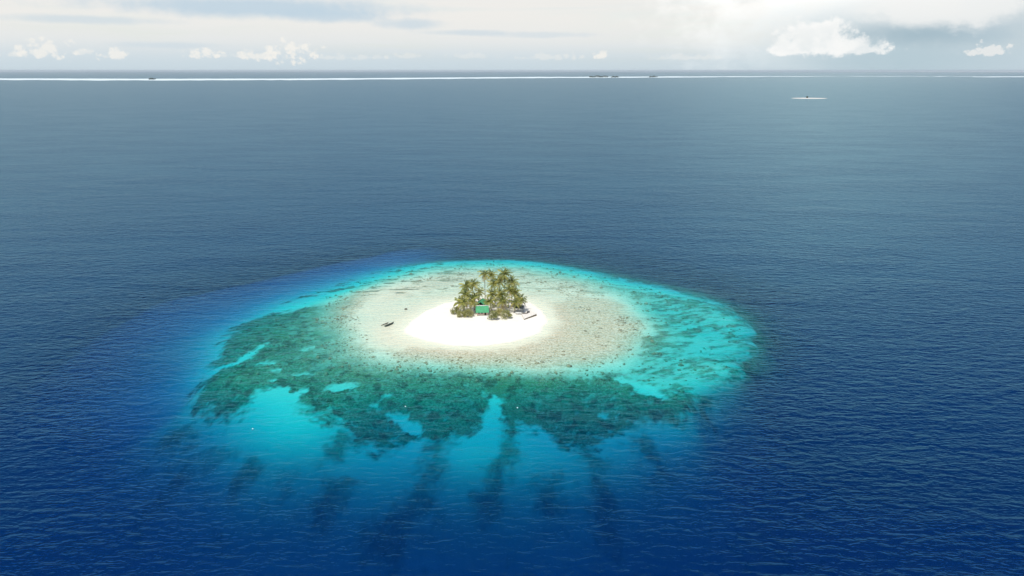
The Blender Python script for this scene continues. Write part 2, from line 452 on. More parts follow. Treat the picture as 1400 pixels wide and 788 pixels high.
# dark outer lip of the reef at the right and back
lip = np.exp(-((dep - 4.5) / 1.6) ** 2) * sstep(-30, 40, xn - 20)
cov = np.maximum(cov, lip * 0.7 * sstep(0.40, 0.6, fbm(xn / 9, yn / 9, 61, 4)))
cov = np.maximum(cov, 0.95 * sstep(3.6, 6.0, dep + 1.5 * n_edge) * sstep(-110, 0, xn) * sstep(225, 262, yn))      # coral-covered outer wall at the back and right
backspots = sstep(0.50, 0.66, fbm(xn / 7, yn / 3.0, 47, 4, 0.6)) * sstep(330, 350, yn) * (dep < 6)
cov = np.maximum(cov, (0.45 + 0.3 * sstep(-20, -50, xn)) * backspots)
for pts, zz in SPURS:
    d = seg_d(xn, yn, pts) + n_edge * 13 + n_fine * 4
    cov = np.maximum(cov, 0.62 * sstep(6, -5, d))
slopespot = sstep(0.60, 0.78, fbm(xn / 13, yn / 13, 71, 5, 0.6)) * sstep(8, 12, dep) * sstep(330, 290, yn)
cov = np.maximum(cov, 0.4 * slopespot)
for pts, zz in SANDS:
    d = seg_d(xn, yn, pts) + n_edge * 4.5 + n_fine * 3.0
    cov = cov * (0.06 + 0.94 * sstep(-1.5, 1.9, d))
# rubble and algae on the flat
rb = np.maximum(sstep(-4, 6, poly_sd(xn, yn, RUBBLE) + n_edge * 10), 0.75 * sstep(-4, 6, poly_sd(xn, yn, BACKRUB) + n_edge * 10))
rb = np.maximum(rb, sstep(-3, 4, poly_sd(xn, yn, LEFTB) + n_edge * 8))
rb = np.maximum(rb, 0.9 * sstep(-9, 1, sdc + n_edge * 9) * sstep(3.2, 1.2, dep))
rb = np.maximum(rb, (0.30 + 0.35 * sstep(0.42, 0.62, fbm(xn / 6, yn / 3.5, 55, 4, 0.6)) * sstep(320, 350, yn)) * sstep(3.0, 0.8, dep))
# beach
sds = poly_sd(xn, yn, SHORE) + 1.5 * (fbm(xn / 9, yn / 9, 81, 3) - 0.5)
beach = np.where(sds > 0, np.minimum(0.055 * sds, 0.5 + 0.02 * sds), 0.0)
sho = sstep(-2, 22, -sds)
zz_ = np.where(sds > 0, 0.02 + beach, -(0.02 + (dep - 0.02) * sho))
zz_ = np.where(sds > 0, np.minimum(zz_, 1.25), zz_)
cov = cov * sstep(1, 8, -sds); rb = np.maximum(rb, 0.34 * sstep(3.0, 1.2, dep)) * sstep(-0.5, 9, -sds)
# coral relief
rel = (fbm(xn / 1.7, yn / 1.7, 91, 4, 0.6) - 0.45)
hgt = np.clip(cov * (0.35 + 0.25 * np.minimum(dep, 4)), 0, 1.1) * np.clip(rel * 2.2, 0, 1) * sstep(0.4, 1.2, -zz_)
zz_ = zz_ + hgt + 0.10 * rb * np.clip(rel, 0, 1) * sstep(0.2, 0.6, -zz_)
Z[near] = zz_; coral[near] = cov; rubble[near] = rb
wet = np.zeros(X.shape); wet[near] = sstep(1.5, -1.0, sds)

ii, jj = np.meshgrid(np.arange(NX - 1), np.arange(NY - 1)); a0 = (jj * NX + ii).ravel()
quads = np.stack([a0, a0 + 1, a0 + NX + 1, a0 + NX], 1)
me = bpy.data.meshes.new('seabed')
me.vertices.add(NX * NY); me.vertices.foreach_set('co', np.stack([X, Y, Z], 1).ravel().astype(np.float32))
me.loops.add(quads.size); me.loops.foreach_set('vertex_index', quads.ravel().astype(np.int32))
me.polygons.add(len(quads)); me.polygons.foreach_set('loop_start', np.arange(0, quads.size, 4, dtype=np.int32))
me.polygons.foreach_set('use_smooth', np.ones(len(quads), bool))
for nm, arr in (('coral', coral), ('rubble', rubble), ('wet', wet)):
    at = me.attributes.new(nm, 'FLOAT', 'POINT'); at.data.foreach_set('value', arr.astype(np.float32))
me.update(); me.validate()
seabed = bpy.data.objects.new('island_and_seabed', me); COL.objects.link(seabed)
tag(seabed, kind='structure', label='white sand island and pale reef flat with coral apron falling to deep sea')

m, q, out = material('seabed')
pos = q.coord('Object')
b = q.node('ShaderNodeBsdfPrincipled')
n1 = q.noise(pos, 0.35, 5, 0.6); n2 = q.noise(pos, 1.3, 4, 0.62); n3 = q.noise(pos, 0.09, 3, 0.5)
n4 = q.noise(q.mapping(pos, scale=(1, 1, 1), loc=(31, 7, 0)), 0.8, 5, 0.7)
sandc = q.mix(n1.smooth(0.3, 0.7), (0.82, 0.79, 0.72), (0.76, 0.73, 0.65))
sandc = q.mix(q.attr('wet') * 0.8, sandc, (0.72, 0.70, 0.52))
rubc = q.mix(n2.smooth(0.35, 0.65), (0.67, 0.59, 0.45), (0.39, 0.30, 0.17))
rub = (q.attr('rubble') * (0.45 + n4 * 1.1)).clamp()
c = q.mix(rub * 0.9, sandc, rubc)
spk = n4.smooth(0.57, 0.66) * q.attr('rubble')
c = q.mix(spk * 0.75, c, (0.15, 0.13, 0.07))
corc = q.mix(n2.smooth(0.3, 0.7), (0.14, 0.13, 0.075), (0.38, 0.34, 0.20))
corc = q.mix(n3.smooth(0.45, 0.65) * 0.4, corc, (0.14, 0.20, 0.08))
n5 = q.noise(q.mapping(pos, loc=(3, 71, 0)), 0.22, 4, 0.6)
corc = q.mix(n5.smooth(0.48, 0.62) * 0.7, corc, (0.055, 0.05, 0.03))
corc = q.mix(n1.smooth(0.60, 0.74) * 0.4, corc, (0.40, 0.36, 0.24))
cv = q.attr('coral') + (n4 - 0.5) * 0.5 * q.attr('coral')
c = q.mix(cv.smooth(0.05, 0.85), c, corc)
q.link(c, b.inputs['Base Color']); b.inputs['Roughness'].default_value = 0.95; b.inputs['Specular IOR Level'].default_value = 0.1
q.link(q.bump(n2, 0.5, 0.25), b.inputs['Normal'])
m.node_tree.links.new(b.outputs[0], out.inputs[0])
me.materials.append(m)

# ------------------------------------------------------------------ water
m, q, out = material('sea_water')
geo = q.node('ShaderNodeNewGeometry')
pos = S(m.node_tree, geo.outputs['Position'])
def waves(ang, lx, ly, detail, rough, dist, loc=0.0):
    return q.noise(q.mapping(pos, scale=(1 / lx, 1 / ly, 1), rot=(0, 0, R(ang)), loc=(loc, loc * 0.3, 0)), 1.0, detail, rough, dist, dim='2D')
w1 = waves(22, 7.5, 2.9, 2.0, 0.5, 0.5)
w2 = waves(-10, 4.2, 1.8, 2.0, 0.55, 0.5, 13.0)
w3 = waves(8, 1.6, 0.8, 2.0, 0.6, 0.3, 29.0)
w4 = waves(35, 60, 24, 2.0, 0.5, 0.4, 43.0)
gust = q.noise(q.mapping(pos, scale=(1 / 150, 1 / 60, 1), rot=(0, 0, R(20))), 1.0, 3, 0.55, dim='2D').smooth(0.3, 0.7, 0.75, 1.15)
def crest(w):            # sharper crests than troughs
    return 1.0 - ((w - 0.5).abs() * 2.0)
h = (w1 * 0.62 + w2 * 0.36 + w3 * 0.14 + w4 * 0.8) * gust
nb = q.bump(h, 1.0, 1.0)
inc = S(m.node_tree, geo.outputs['Incoming'])
dt = q.node('ShaderNodeVectorMath', operation='DOT_PRODUCT'); q.link(nb, dt.inputs[0]); q.link(inc, dt.inputs[1])
dg = q.node('ShaderNodeVectorMath', operation='DOT_PRODUCT'); m.node_tree.links.new(geo.outputs['True Normal'], dg.inputs[0]); q.link(inc, dg.inputs[1])
cosv = S(m.node_tree, dt.outputs['Value']).max(S(m.node_tree, dg.outputs['Value']) * 0.55)      # steeper far faces hide behind the crests
k = (1.0 - (cosv * 0.98 + 0.02))
fres = ((1.0 - ((k ** 7.4) * (-2.3 / 0.44)).exp()) * 0.44 + 0.003).clamp()         # a rough sea mirrors less at grazing angles than a flat one
gl = q.node('ShaderNodeBsdfGlossy', distribution='BECKMANN'); gl.inputs['Roughness'].default_value = 0.28
cc_ = q.node('ShaderNodeCombineColor'); q.link((k ** 2.6) * 0.80, cc_.inputs[0]); q.link(k ** 0.35, cc_.inputs[1]); cc_.inputs[2].default_value = 1.0
L0 = m.node_tree.links; L0.new(cc_.outputs[0], gl.inputs['Color']); q.link(nb, gl.inputs['Normal'])
tr = q.node('ShaderNodeBsdfTransparent')
body = q.node('ShaderNodeBsdfDiffuse'); body.inputs['Color'].default_value = (0.0002, 0.0168, 0.080, 1)   # light scattered back by the water itself
q.link(nb, body.inputs['Normal'])
mb = q.node('ShaderNodeMixShader'); path = q.attr('water_depth') / (S(m.node_tree, dg.outputs['Value']).abs().max(0.02) ** 1.75)      # metres of water along the view
q.link((1.0 - (((path * (1 / 108.0)) ** 1.4) * -1.0).exp()).clamp(), mb.inputs[0])
mx = q.node('ShaderNodeMixShader'); q.link(fres, mx.inputs[0])
L = m.node_tree.links
L.new(tr.outputs[0], mb.inputs[1]); L.new(body.outputs[0], mb.inputs[2])
L.new(mb.outputs[0], mx.inputs[1]); L.new(gl.outputs[0], mx.inputs[2]); L.new(mx.outputs[0], out.inputs['Surface'])
SA = (0.33, 0.030, 0.0090)      # absorption per metre
va = q.node('ShaderNodeVolumeAbsorption'); va.inputs['Density'].default_value = 1.0
va.inputs['Color'].default_value = (*(1 - v for v in SA), 1)
L.new(va.outputs[0], out.inputs['Volume'])
water_mat = m
zb = -DEEP - 8
ix = [i for i in range(0, NX, 3) if abs(gx[i]) < 80000]; iy = [i for i in range(0, NY, 3) if -15000 < gy[i] < 150000]
sx, sy = gx[ix], gy[iy]; n1_, n2_ = len(sx), len(sy)
SX, SY = np.meshgrid(sx, sy)
dcol = np.maximum(-Z.reshape(NY, NX)[np.ix_(iy, ix)], 0).ravel()
rad_ = np.sqrt(((SX.ravel() - cx0) / 250) ** 2 + ((SY.ravel() - cy0) / 260) ** 2)
wdep = dcol * (1 + 2.5 * sstep(0.8, 1.6, rad_))
V = [(float(a), float(b_), 0.0) for a, b_ in zip(SX.ravel(), SY.ravel())]
F = [(j * n1_ + i, j * n1_ + i + 1, (j + 1) * n1_ + i + 1, (j + 1) * n1_ + i) for j in range(n2_ - 1) for i in range(n1_ - 1)]
per = [i for i in range(n1_)] + [j * n1_ + n1_ - 1 for j in range(1, n2_)] + [(n2_ - 1) * n1_ + i for i in range(n1_ - 2, -1, -1)] + [j * n1_ for j in range(n2_ - 2, 0, -1)]
k0 = len(V)
V += [(V[i][0], V[i][1], zb) for i in per]
npz = len(per)
F += [(per[k], k0 + k, k0 + (k + 1) % npz, per[(k + 1) % npz]) for k in range(npz)]
F.append(tuple(k0 + k for k in range(npz - 1, -1, -1)))
sea = mesh_obj('sea', V, F, water_mat)
at = sea.data.attributes.new('water_depth', 'FLOAT', 'POINT'); at.data.foreach_set('value', np.concatenate([wdep, np.full(npz, DEEP)]).astype(np.float32))
tag(sea, kind='structure', label='rippled deep blue sea, turquoise over the shallows')

#THINGS
# ------------------------------------------------------------------ helpers for things
def ground_z(x, y):
    d = (X[near] - x) ** 2 + (Y[near] - y) ** 2
    return float(Z[near][np.argmin(d)])

def on_ground(px, py):
    p = P(px, py, 0.9)
    for _ in range(3):
        p = P(px, py, ground_z(p.x, p.y))
    return p

def at_depth(px, py, yy):
    """the point of this pixel's ray that lies at world Y = yy"""
    d = ray(px, py); t = yy / d[1]
    return Vector((d[0] * t, yy, CAM_H + d[2] * t))

def add_tube(bm, pts, radii, sides=6, cap=True):
    rings = []
    for i, p in enumerate(pts):
        p = Vector(p)
        a = Vector(pts[max(i - 1, 0)]); b = Vector(pts[min(i + 1, len(pts) - 1)])
        t = (b - a).normalized()
        u = t.orthogonal().normalized() if abs(t.z) < 0.9 else t.cross(Vector((0, 1, 0))).normalized()
        v = t.cross(u)
        rings.append([bm.verts.new(p + (u * math.cos(k * 2 * math.pi / sides) + v * math.sin(k * 2 * math.pi / sides)) * radii[i]) for k in range(sides)])
    for r0, r1 in zip(rings[:-1], rings[1:]):
        for k in range(sides):
            bm.faces.new((r0[k], r0[(k + 1) % sides], r1[(k + 1) % sides], r1[k]))
    if cap:
        bm.faces.new(rings[0][::-1]); bm.faces.new(rings[-1])

def add_box(bm, lo, hi, mat=None):
    vs_ = [bm.verts.new(Vector((x, y, z)) if mat is None else mat @ Vector((x, y, z))) for z in (lo[2], hi[2]) for y in (lo[1], hi[1]) for x in (lo[0], hi[0])]
    for f in ((0, 2, 3, 1), (4, 5, 7, 6), (0, 1, 5, 4), (1, 3, 7, 5), (3, 2, 6, 7), (2, 0, 4, 6)):
        bm.faces.new([vs_[i] for i in f])

def box(name, lo, hi, mat, parent, bevel=0.0):
    bm = bmesh.new(); add_box(bm, lo, hi)
    if bevel: bmesh.ops.bevel(bm, geom=bm.edges[:], offset=bevel, segments=1, affect='EDGES')
    return bm_obj(name, bm, mat, parent)

def tube(name, pts, radii, mat, parent, sides=6, smooth=True):
    bm = bmesh.new(); add_tube(bm, pts, radii, sides)
    return bm_obj(name, bm, mat, parent, smooth)

# ------------------------------------------------------------------ materials of the things
def leaf_mat(name, c1, c2, trans=0.35):
    m, q, out = material(name)
    info = q.node('ShaderNodeObjectInfo')
    n = q.noise(q.coord('Object'), 1.1, 3, 0.6)
    f = (S(m.node_tree, info.outputs['Random']) * 0.6 + n * 0.6).smooth(0.15, 0.95)
    c = q.mix(f, c1, c2)
    b = q.node('ShaderNodeBsdfPrincipled'); q.link(c, b.inputs['Base Color'])
    b.inputs['Roughness'].default_value = 0.45; b.inputs['Specular IOR Level'].default_value = 0.35
    t = q.node('ShaderNodeBsdfTranslucent'); q.link(c, t.inputs[0])
    mx = q.node('ShaderNodeMixShader'); mx.inputs[0].default_value = trans
    L = m.node_tree.links
    L.new(b.outputs[0], mx.inputs[1]); L.new(t.outputs[0], mx.inputs[2]); L.new(mx.outputs[0], out.inputs[0])
    return m
M_frond = leaf_mat('palm_frond', (0.27, 0.31, 0.07), (0.66, 0.62, 0.20), 0.48)
M_frond_young = leaf_mat('young_frond', (0.09, 0.13, 0.03), (0.26, 0.28, 0.07))
M_frond_old = leaf_mat('old_frond', (0.42, 0.33, 0.11), (0.55, 0.42, 0.18))
M_shrub = leaf_mat('shrub_leaf', (0.34, 0.36, 0.14), (0.64, 0.60, 0.28), 0.45)
M_trunk = simple('palm_trunk', (0.34, 0.29, 0.23), 0.9, 0.2, 2.5, bump=0.6)
M_green = simple('green_roof_sheet', (0.09, 0.42, 0.20), 0.5, 0.12, 1.2)
M_wall = simple('pale_pink_wall', (0.70, 0.52, 0.42), 0.85, 0.08, 2.0)
M_white = simple('white_paint', (0.80, 0.79, 0.76), 0.6, 0.05, 2.0)
M_dark = simple('dark_opening', (0.03, 0.035, 0.04), 0.6, 0.2, 2.0)
M_wood = simple('weathered_wood', (0.22, 0.19, 0.16), 0.85, 0.2, 4.0)
M_grey = simple('grey_sheet', (0.12, 0.14, 0.16), 0.55, 0.2, 2.0)
M_conc = simple('pale_concrete', (0.78, 0.74, 0.67), 0.9, 0.1, 1.5)
M_stone = simple('brown_stone', (0.30, 0.24, 0.16), 0.95, 0.25, 2.5, bump=0.8)
M_hull = simple('hull_paint', (0.045, 0.085, 0.075), 0.5, 0.2, 1.5)
M_hull_in = simple('hull_inside', (0.22, 0.20, 0.16), 0.8, 0.2, 3.0)
M_brown = simple('dark_brown_wood', (0.09, 0.07, 0.05), 0.8, 0.25, 3.0)
M_rock = simple('dark_reef_rock', (0.10, 0.09, 0.07), 0.95, 0.3, 3.0, bump=0.8)
M_buoy = simple('white_buoy', (0.80, 0.80, 0.78), 0.4, 0.05, 3.0)
M_sand = simple('cay_sand', (0.78, 0.74, 0.65), 0.95, 0.06, 0.02)
M_surf = simple('surf_and_coral_sand', (0.70, 0.80, 0.81), 0.95, 0.05, 0.004)
M_forest = simple('far_forest', (0.045, 0.065, 0.030), 0.9, 0.3, 0.05)

# ------------------------------------------------------------------ coral heads on the flat
def coral_heads(n, seed):
    rnd = random.Random(seed); rs = np.random.RandomState(seed)
    w = (rubble[near] * sstep(2.6, 1.0, -Z[near]) * 0.8 + coral[near] * sstep(4.5, 2.0, -Z[near])) * (Z[near] < -0.18) * sstep(0.40, 0.62, fbm(xn / 7, yn / 7, 131, 3))
    w[(np.abs(xn) > 165) | (yn > 440)] = 0
    idx = rs.choice(len(w), n, p=w / w.sum())
    bm = bmesh.new(); bmesh.ops.create_icosphere(bm, subdivisions=1, radius=1.0)
    bv = np.array([v.co for v in bm.verts]); bf = np.array([[v.index for v in f.verts] for f in bm.faces]); bm.free()
    V = []; F = []
    for k, i in enumerate(idx):
        d = -Z[near][i]; rad = min(rs.gamma(1.6, 0.16) + 0.12, 1.4)
        hh = min(rad * rs.uniform(.5, .9), d * 0.75)
        jit = 1 + 0.35 * (rs.rand(len(bv), 1) - .5)
        a = rs.uniform(0, 6.28); c, s_ = math.cos(a), math.sin(a); el_ = rs.uniform(.6, 1.0)
        v = bv * jit * (rad, rad * el_, hh)
        v = np.stack([v[:, 0] * c - v[:, 1] * s_, v[:, 0] * s_ + v[:, 1] * c, v[:, 2]], 1) + (xn[i] + rs.uniform(-.5, .5), yn[i] + rs.uniform(-.5, .5), Z[near][i])
        V.append(v); F.append(bf + k * len(bv))
    o = mesh_obj('coral_heads', np.concatenate(V).tolist(), np.concatenate(F).tolist(), M_coral, None, True)
    tag(o, 'scattered dark coral heads dotting the shallow reef flat', 'coral', kind='stuff')
M_coral = simple('coral_head', (0.20, 0.16, 0.09), 0.95, 0.3, 0.7, col2=(0.38, 0.32, 0.19))
coral_heads(3200, 3)

# ------------------------------------------------------------------ coconut palms
def frond_mesh(name, e0, bend, L, seed, mat, width=0.85, droop=0.5):
    rnd = random.Random(seed)
    nseg = 9; pts = []; p = Vector((0, 0, 0)); tang = []
    for i in range(nseg + 1):
        t = i / nseg
        a = R(e0 - bend * t ** 1.25)
        d = Vector((math.cos(a), 0.10 * math.sin(3 * t + seed), math.sin(a)))
        pts.append(p.copy()); tang.append(d.normalized()); p = p + d * (L / nseg)
    bm = bmesh.new()
    add_tube(bm, pts, [0.05 * (1 - 0.85 * i / nseg) for i in range(nseg + 1)], 3, False)
    nl = 17
    for i in range(nl):
        t = 0.10 + 0.90 * i / (nl - 1)
        f = t * nseg; k = min(int(f), nseg - 1); w = f - k
        o = pts[k].lerp(pts[k + 1], w); d = tang[k].lerp(tang[k + 1], w).normalized()
        ln = width * (math.sin(math.pi * (0.12 + 0.80 * t)) ** 0.7) * rnd.uniform(0.85, 1.12)
        for s in (-1, 1):
            side = Vector((0, s, 0))
            dirn = (side * 0.85 + d * rnd.uniform(0.45, 0.75) + Vector((0, 0, -droop * rnd.uniform(0.6, 1.2)))).normalized()
            wv = d * rnd.uniform(0.085, 0.12)
            tip = o + dirn * ln + Vector((0, 0, -0.18 * ln))
            mid = o + dirn * ln * 0.5
            v = [bm.verts.new(o - wv * 0.4), bm.verts.new(mid + wv * 0.8), bm.verts.new(tip), bm.verts.new(mid - wv * 0.8)]
            bm.faces.new(v)
    me = bpy.data.meshes.new(name); bm.to_mesh(me); bm.free(); me.materials.append(mat)
    return me
FR = {'spear': [frond_mesh('frond', 82, 25, 2.4, 1, M_frond_young, 0.45, 0.2), frond_mesh('frond', 74, 50, 2.7, 2, M_frond_young, 0.55, 0.25)],
      'up': [frond_mesh('frond', 58, 75, 3.1, 3, M_frond), frond_mesh('frond', 48, 80, 3.2, 4, M_frond_young)],
      'level': [frond_mesh('frond', 22, 85, 3.2, 5, M_frond), frond_mesh('frond', 8, 80, 3.1, 6, M_frond)],
      'low': [frond_mesh('frond', -18, 60, 2.9, 7, M_frond), frond_mesh('frond', -32, 50, 2.7, 8, M_frond_old)]}

def palm(crown_px, base_px, seed, label, size=1.0):
    rnd = random.Random(seed)
    b = on_ground(*base_px)
    c = at_depth(crown_px[0], crown_px[1] + 1.0, b.y + rnd.uniform(-0.8, 0.8))
    t = empty('palm_tree', (b.x, b.y, b.z - 0.15))
    tag(t, label, 'palm tree', 'coconut palms on the island')
    top = c - t.location
    mid = Vector((top.x * 0.25 + rnd.uniform(-.4, .4), top.y * 0.3 + rnd.uniform(-.4, .4), top.z * 0.5))
    pts = []; rad = []
    for i in range(13):
        u = i / 12
        pts.append(mid * (2 * u * (1 - u)) + top * (u * u))
        rad.append((0.15 + 0.13 * (1 - u) ** 5 - 0.03 * u) * (1.06 if i % 2 else 0.97))
    tube('trunk', pts, rad, M_trunk, t, 7)
    n = int(30 * size)
    a0 = rnd.uniform(0, 6.28)
    for i in range(n):
        u = i / n
        kind = 'spear' if u < 0.13 else 'up' if u < 0.42 else 'level' if u < 0.76 else 'low'
        o = bpy.data.objects.new('frond', rnd.choice(FR[kind])); COL.objects.link(o); o.parent = t
        s = 1.4 * size * rnd.uniform(0.82, 1.1)
        o.location = top + Vector((rnd.uniform(-.08, .08), rnd.uniform(-.08, .08), 0.25 * (0.6 - u)))
        o.rotation_euler = (rnd.uniform(-0.2, 0.2), rnd.uniform(-0.15, 0.15), a0 + i * 2.3999 + rnd.uniform(-.25, .25))
        o.scale = (s, s, s)
    return t

PALMS = [
    ((662.5, 374.5), (663.5, 414), 'slender palm with bare pale trunk standing apart at back, left one of the pair', 0.85),
    ((671.5, 375), (672, 413), 'tall back palm touching the lone bare-trunked palm on its right side', 0.85),
    ((689.6, 374.5), (690, 415), 'tallest palm with spiky crown above the right clump', 1.0),
    ((682.5, 384), (684, 416), 'tall palm just below and left of the tallest spiky crown', 0.95),
    ((674.8, 388), (677, 418), 'dark-tipped palm below the pair of lone back palms', 0.9),
    ((700, 385), (699, 416), 'tall palm on the upper right edge of the right clump', 0.95),
    ((697, 396), (695, 421), 'palm in the right clump directly under the upper right crown', 0.95),
    ((704, 399), (703, 420), 'dark-headed palm at right, above the rightmost drooping crown', 0.9),
    ((711.5, 409), (708, 424), 'rightmost palm with wide drooping crown leaning over the grey shelter', 1.0),
    ((704.5, 413), (703, 427), 'low palm beside the shelter, left of the rightmost drooping crown', 0.85),
    ((685, 402), (687, 423), 'palm in the middle of the right clump', 1.0),
    ((687, 412), (686, 427), 'yellowish palm low in the right clump above the round shrubs', 0.95),
    ((672.5, 402), (674, 421), 'broad palm on the left edge of the right clump above the roof', 0.95),
    ((669.5, 412.5), (671.5, 426), 'low palm with fronds hanging over the right end of the green roof', 0.9),
    ((655.5, 399), (655, 413), 'small palm behind the huts showing above the green gable', 0.8),
    ((647, 388), (646, 417), 'dark-tipped taller palm at the top right of the left clump', 0.9),
    ((637.5, 391), (638, 420), 'tall palm at the top left of the left clump', 0.95),
    ((636, 402), (634, 425), 'palm in the middle of the left clump', 0.95),
    ((645, 411), (643, 429), 'palm against the left end of the green hut', 0.95),
    ((649.5, 405), (648.5, 424), 'palm whose fronds cover the left end of the green gable', 0.85),
    ((634, 413), (636, 431), 'low palm at the front of the left clump behind the pale shrubs', 0.85),
    ((628.5, 413), (629.5, 427), 'leftmost palm spreading over the open sand', 0.9),
]
for i, (cpx, bpx, lab, sz) in enumerate(PALMS):
    palm(cpx, bpx, 100 + i, lab, sz)

# ------------------------------------------------------------------ shrubs
def shrub(px, py, rad, hgt, seed, label, nleaf=1500, mat=None):
    rnd = random.Random(seed)
    b = on_ground(px, py)
    t = empty('shrub', (b.x, b.y, b.z - 0.05)); tag(t, label, 'shrub', 'leafy shrubs under the palms')
    clumps = []
    for i in range(26):
        a = rnd.uniform(0, 6.28); u = rnd.uniform(0.15, 1) ** 0.6
        zz = rnd.uniform(0.22, 1.0)
        r = rad * u * (1 - 0.55 * zz ** 2)
        clumps.append(Vector((r * math.cos(a), r * math.sin(a), zz * hgt)))
    bm = bmesh.new()
    for c in clumps[:12]:
        add_tube(bm, [(0, 0, 0), (c.x * 0.35, c.y * 0.35, c.z * 0.6), c], [0.07, 0.045, 0.02], 4, False)
    bm_obj('stem', bm, M_wood, t)
    V = []; F = []
    for i in range(nleaf):
        c = rnd.choice(clumps)
        d = Vector((rnd.gauss(0, 1), rnd.gauss(0, 1), rnd.gauss(0, 0.8))).normalized()
        p = c + d * rnd.uniform(0.1, 0.62) * (rad / 2.4)
        p.z = max(p.z, 0.1)
        out = (d + Vector((0, 0, 0.35))).normalized()
        side = out.cross(Vector((rnd.uniform(-1, 1), rnd.uniform(-1, 1), rnd.uniform(-1, 1)))).normalized()
        ln = rnd.uniform(0.28, 0.48); w = ln * 0.28
        k = len(V)
        V += [p, p + out * ln * 0.5 + side * w, p + out * ln + Vector((0, 0, -0.1)), p + out * ln * 0.5 - side * w]
        F.append((k, k + 1, k + 2, k + 3))
    f = mesh_obj('foliage', V, F, mat or M_shrub, t); f['kind'] = 'stuff'
    return t
shrub(623, 429, 2.3, 3.0, 1, 'pale loose shrub at the left end of the palm grove')
shrub(630, 433.5, 2.1, 2.4, 2, 'low pale shrub on the sand in front of the left palms')
shrub(640, 433, 2.4, 3.2, 3, 'tall pale shrub just left of the pink hut wall')
shrub(675, 436.5, 2.6, 3.6, 4, 'large round grey-green shrub right of the pink hut wall', 1900)
shrub(691, 435, 2.6, 3.3, 5, 'dark-centred round shrub, the right one of the two in front', 1700)
shrub(683, 431, 2.0, 2.6, 6, 'shrub in the gap behind the two round front shrubs')

# ------------------------------------------------------------------ green-roofed huts
fw = on_ground(659.5, 431.5)                       # foot of the front hut's front wall
hut = empty('hut', (fw.x, fw.y, fw.z - 0.1), R(4)); tag(hut, 'pink-walled hut with sunlit green roof between the palms', 'hut', 'green-roofed huts')
HW, HD, HE, HR = 2.4, 4.2, 2.15, 3.9
bm = bmesh.new()
vv = [bm.verts.new(v) for v in ((-HW, 0, 0), (HW, 0, 0), (HW, HD, 0), (-HW, HD, 0), (-HW, 0, HE), (HW, 0, HE), (HW, HD, HE), (-HW, HD, HE), (-HW, HD / 2, HR - 0.15), (HW, HD / 2, HR - 0.15))]
for f in ((0, 1, 5, 4), (2, 3, 7, 6), (1, 2, 6, 9, 5), (3, 0, 4, 8, 7), (3, 2, 1, 0)):
    bm.faces.new([vv[i] for i in f])
bm_obj('wall', bm, M_wall, hut)
def roof_slab(name, x0, x1, ya, za, yb, zb_, parent, mat, thick=0.07, ribs=26):
    """a corrugated sheet from the eave (ya, za) to the ridge (yb, zb)"""
    bm = bmesh.new(); n = ribs * 4
    rows = []
    for (yy, zz) in ((ya, za), (yb, zb_)):
        rows.append([bm.verts.new((x0 + (x1 - x0) * i / n, yy, zz + 0.03 * math.sin(i * math.pi / 2))) for i in range(n + 1)])
    low = [[bm.verts.new((v.co.x, v.co.y, v.co.z - thick)) for v in r] for r in rows]
    for i in range(n):
        bm.faces.new((rows[0][i], rows[0][i + 1], rows[1][i + 1], rows[1][i]))
        bm.faces.new((low[0][i + 1], low[0][i], low[1][i], low[1][i + 1]))
        bm.faces.new((low[0][i], low[0][i + 1], rows[0][i + 1], rows[0][i]))
        bm.faces.new((rows[1][i], rows[1][i + 1], low[1][i + 1], low[1][i]))
    return bm_obj(name, bm, mat, parent)
ov = 0.7
sl = (HR - HE) / (HD / 2)
roof_slab('roof', -HW - .5, HW + .5, -ov, HE - ov * sl + .08, HD / 2 - 0.02, HR + 0.08, hut, M_green)
roof_slab('roof', -HW - .5, HW + .5, HD + ov, HE - ov * sl + .08, HD / 2 + 0.02, HR + 0.08, hut, M_green)
tube('ridge_cap', [(-HW - .52, HD / 2, HR + .1), (HW + .52, HD / 2, HR + .1)], [.2, .2], M_white, hut, 8)
dr = box('door', (0.9, -0.05, 0.12), (1.75, -0.003, 1.95), M_brown, hut); box('handle', (1.0, -0.1, 0.95), (1.06, -0.052, 1.1), M_grey, dr)
for x0 in (-2.0, -0.6):
    w_ = box('window', (x0, -0.04, 0.95), (x0 + 0.95, -0.003, 1.7), M_dark, hut); box('frame', (x0 - 0.08, -0.07, 0.86), (x0 + 1.03, -0.042, 0.945), M_white, w_)

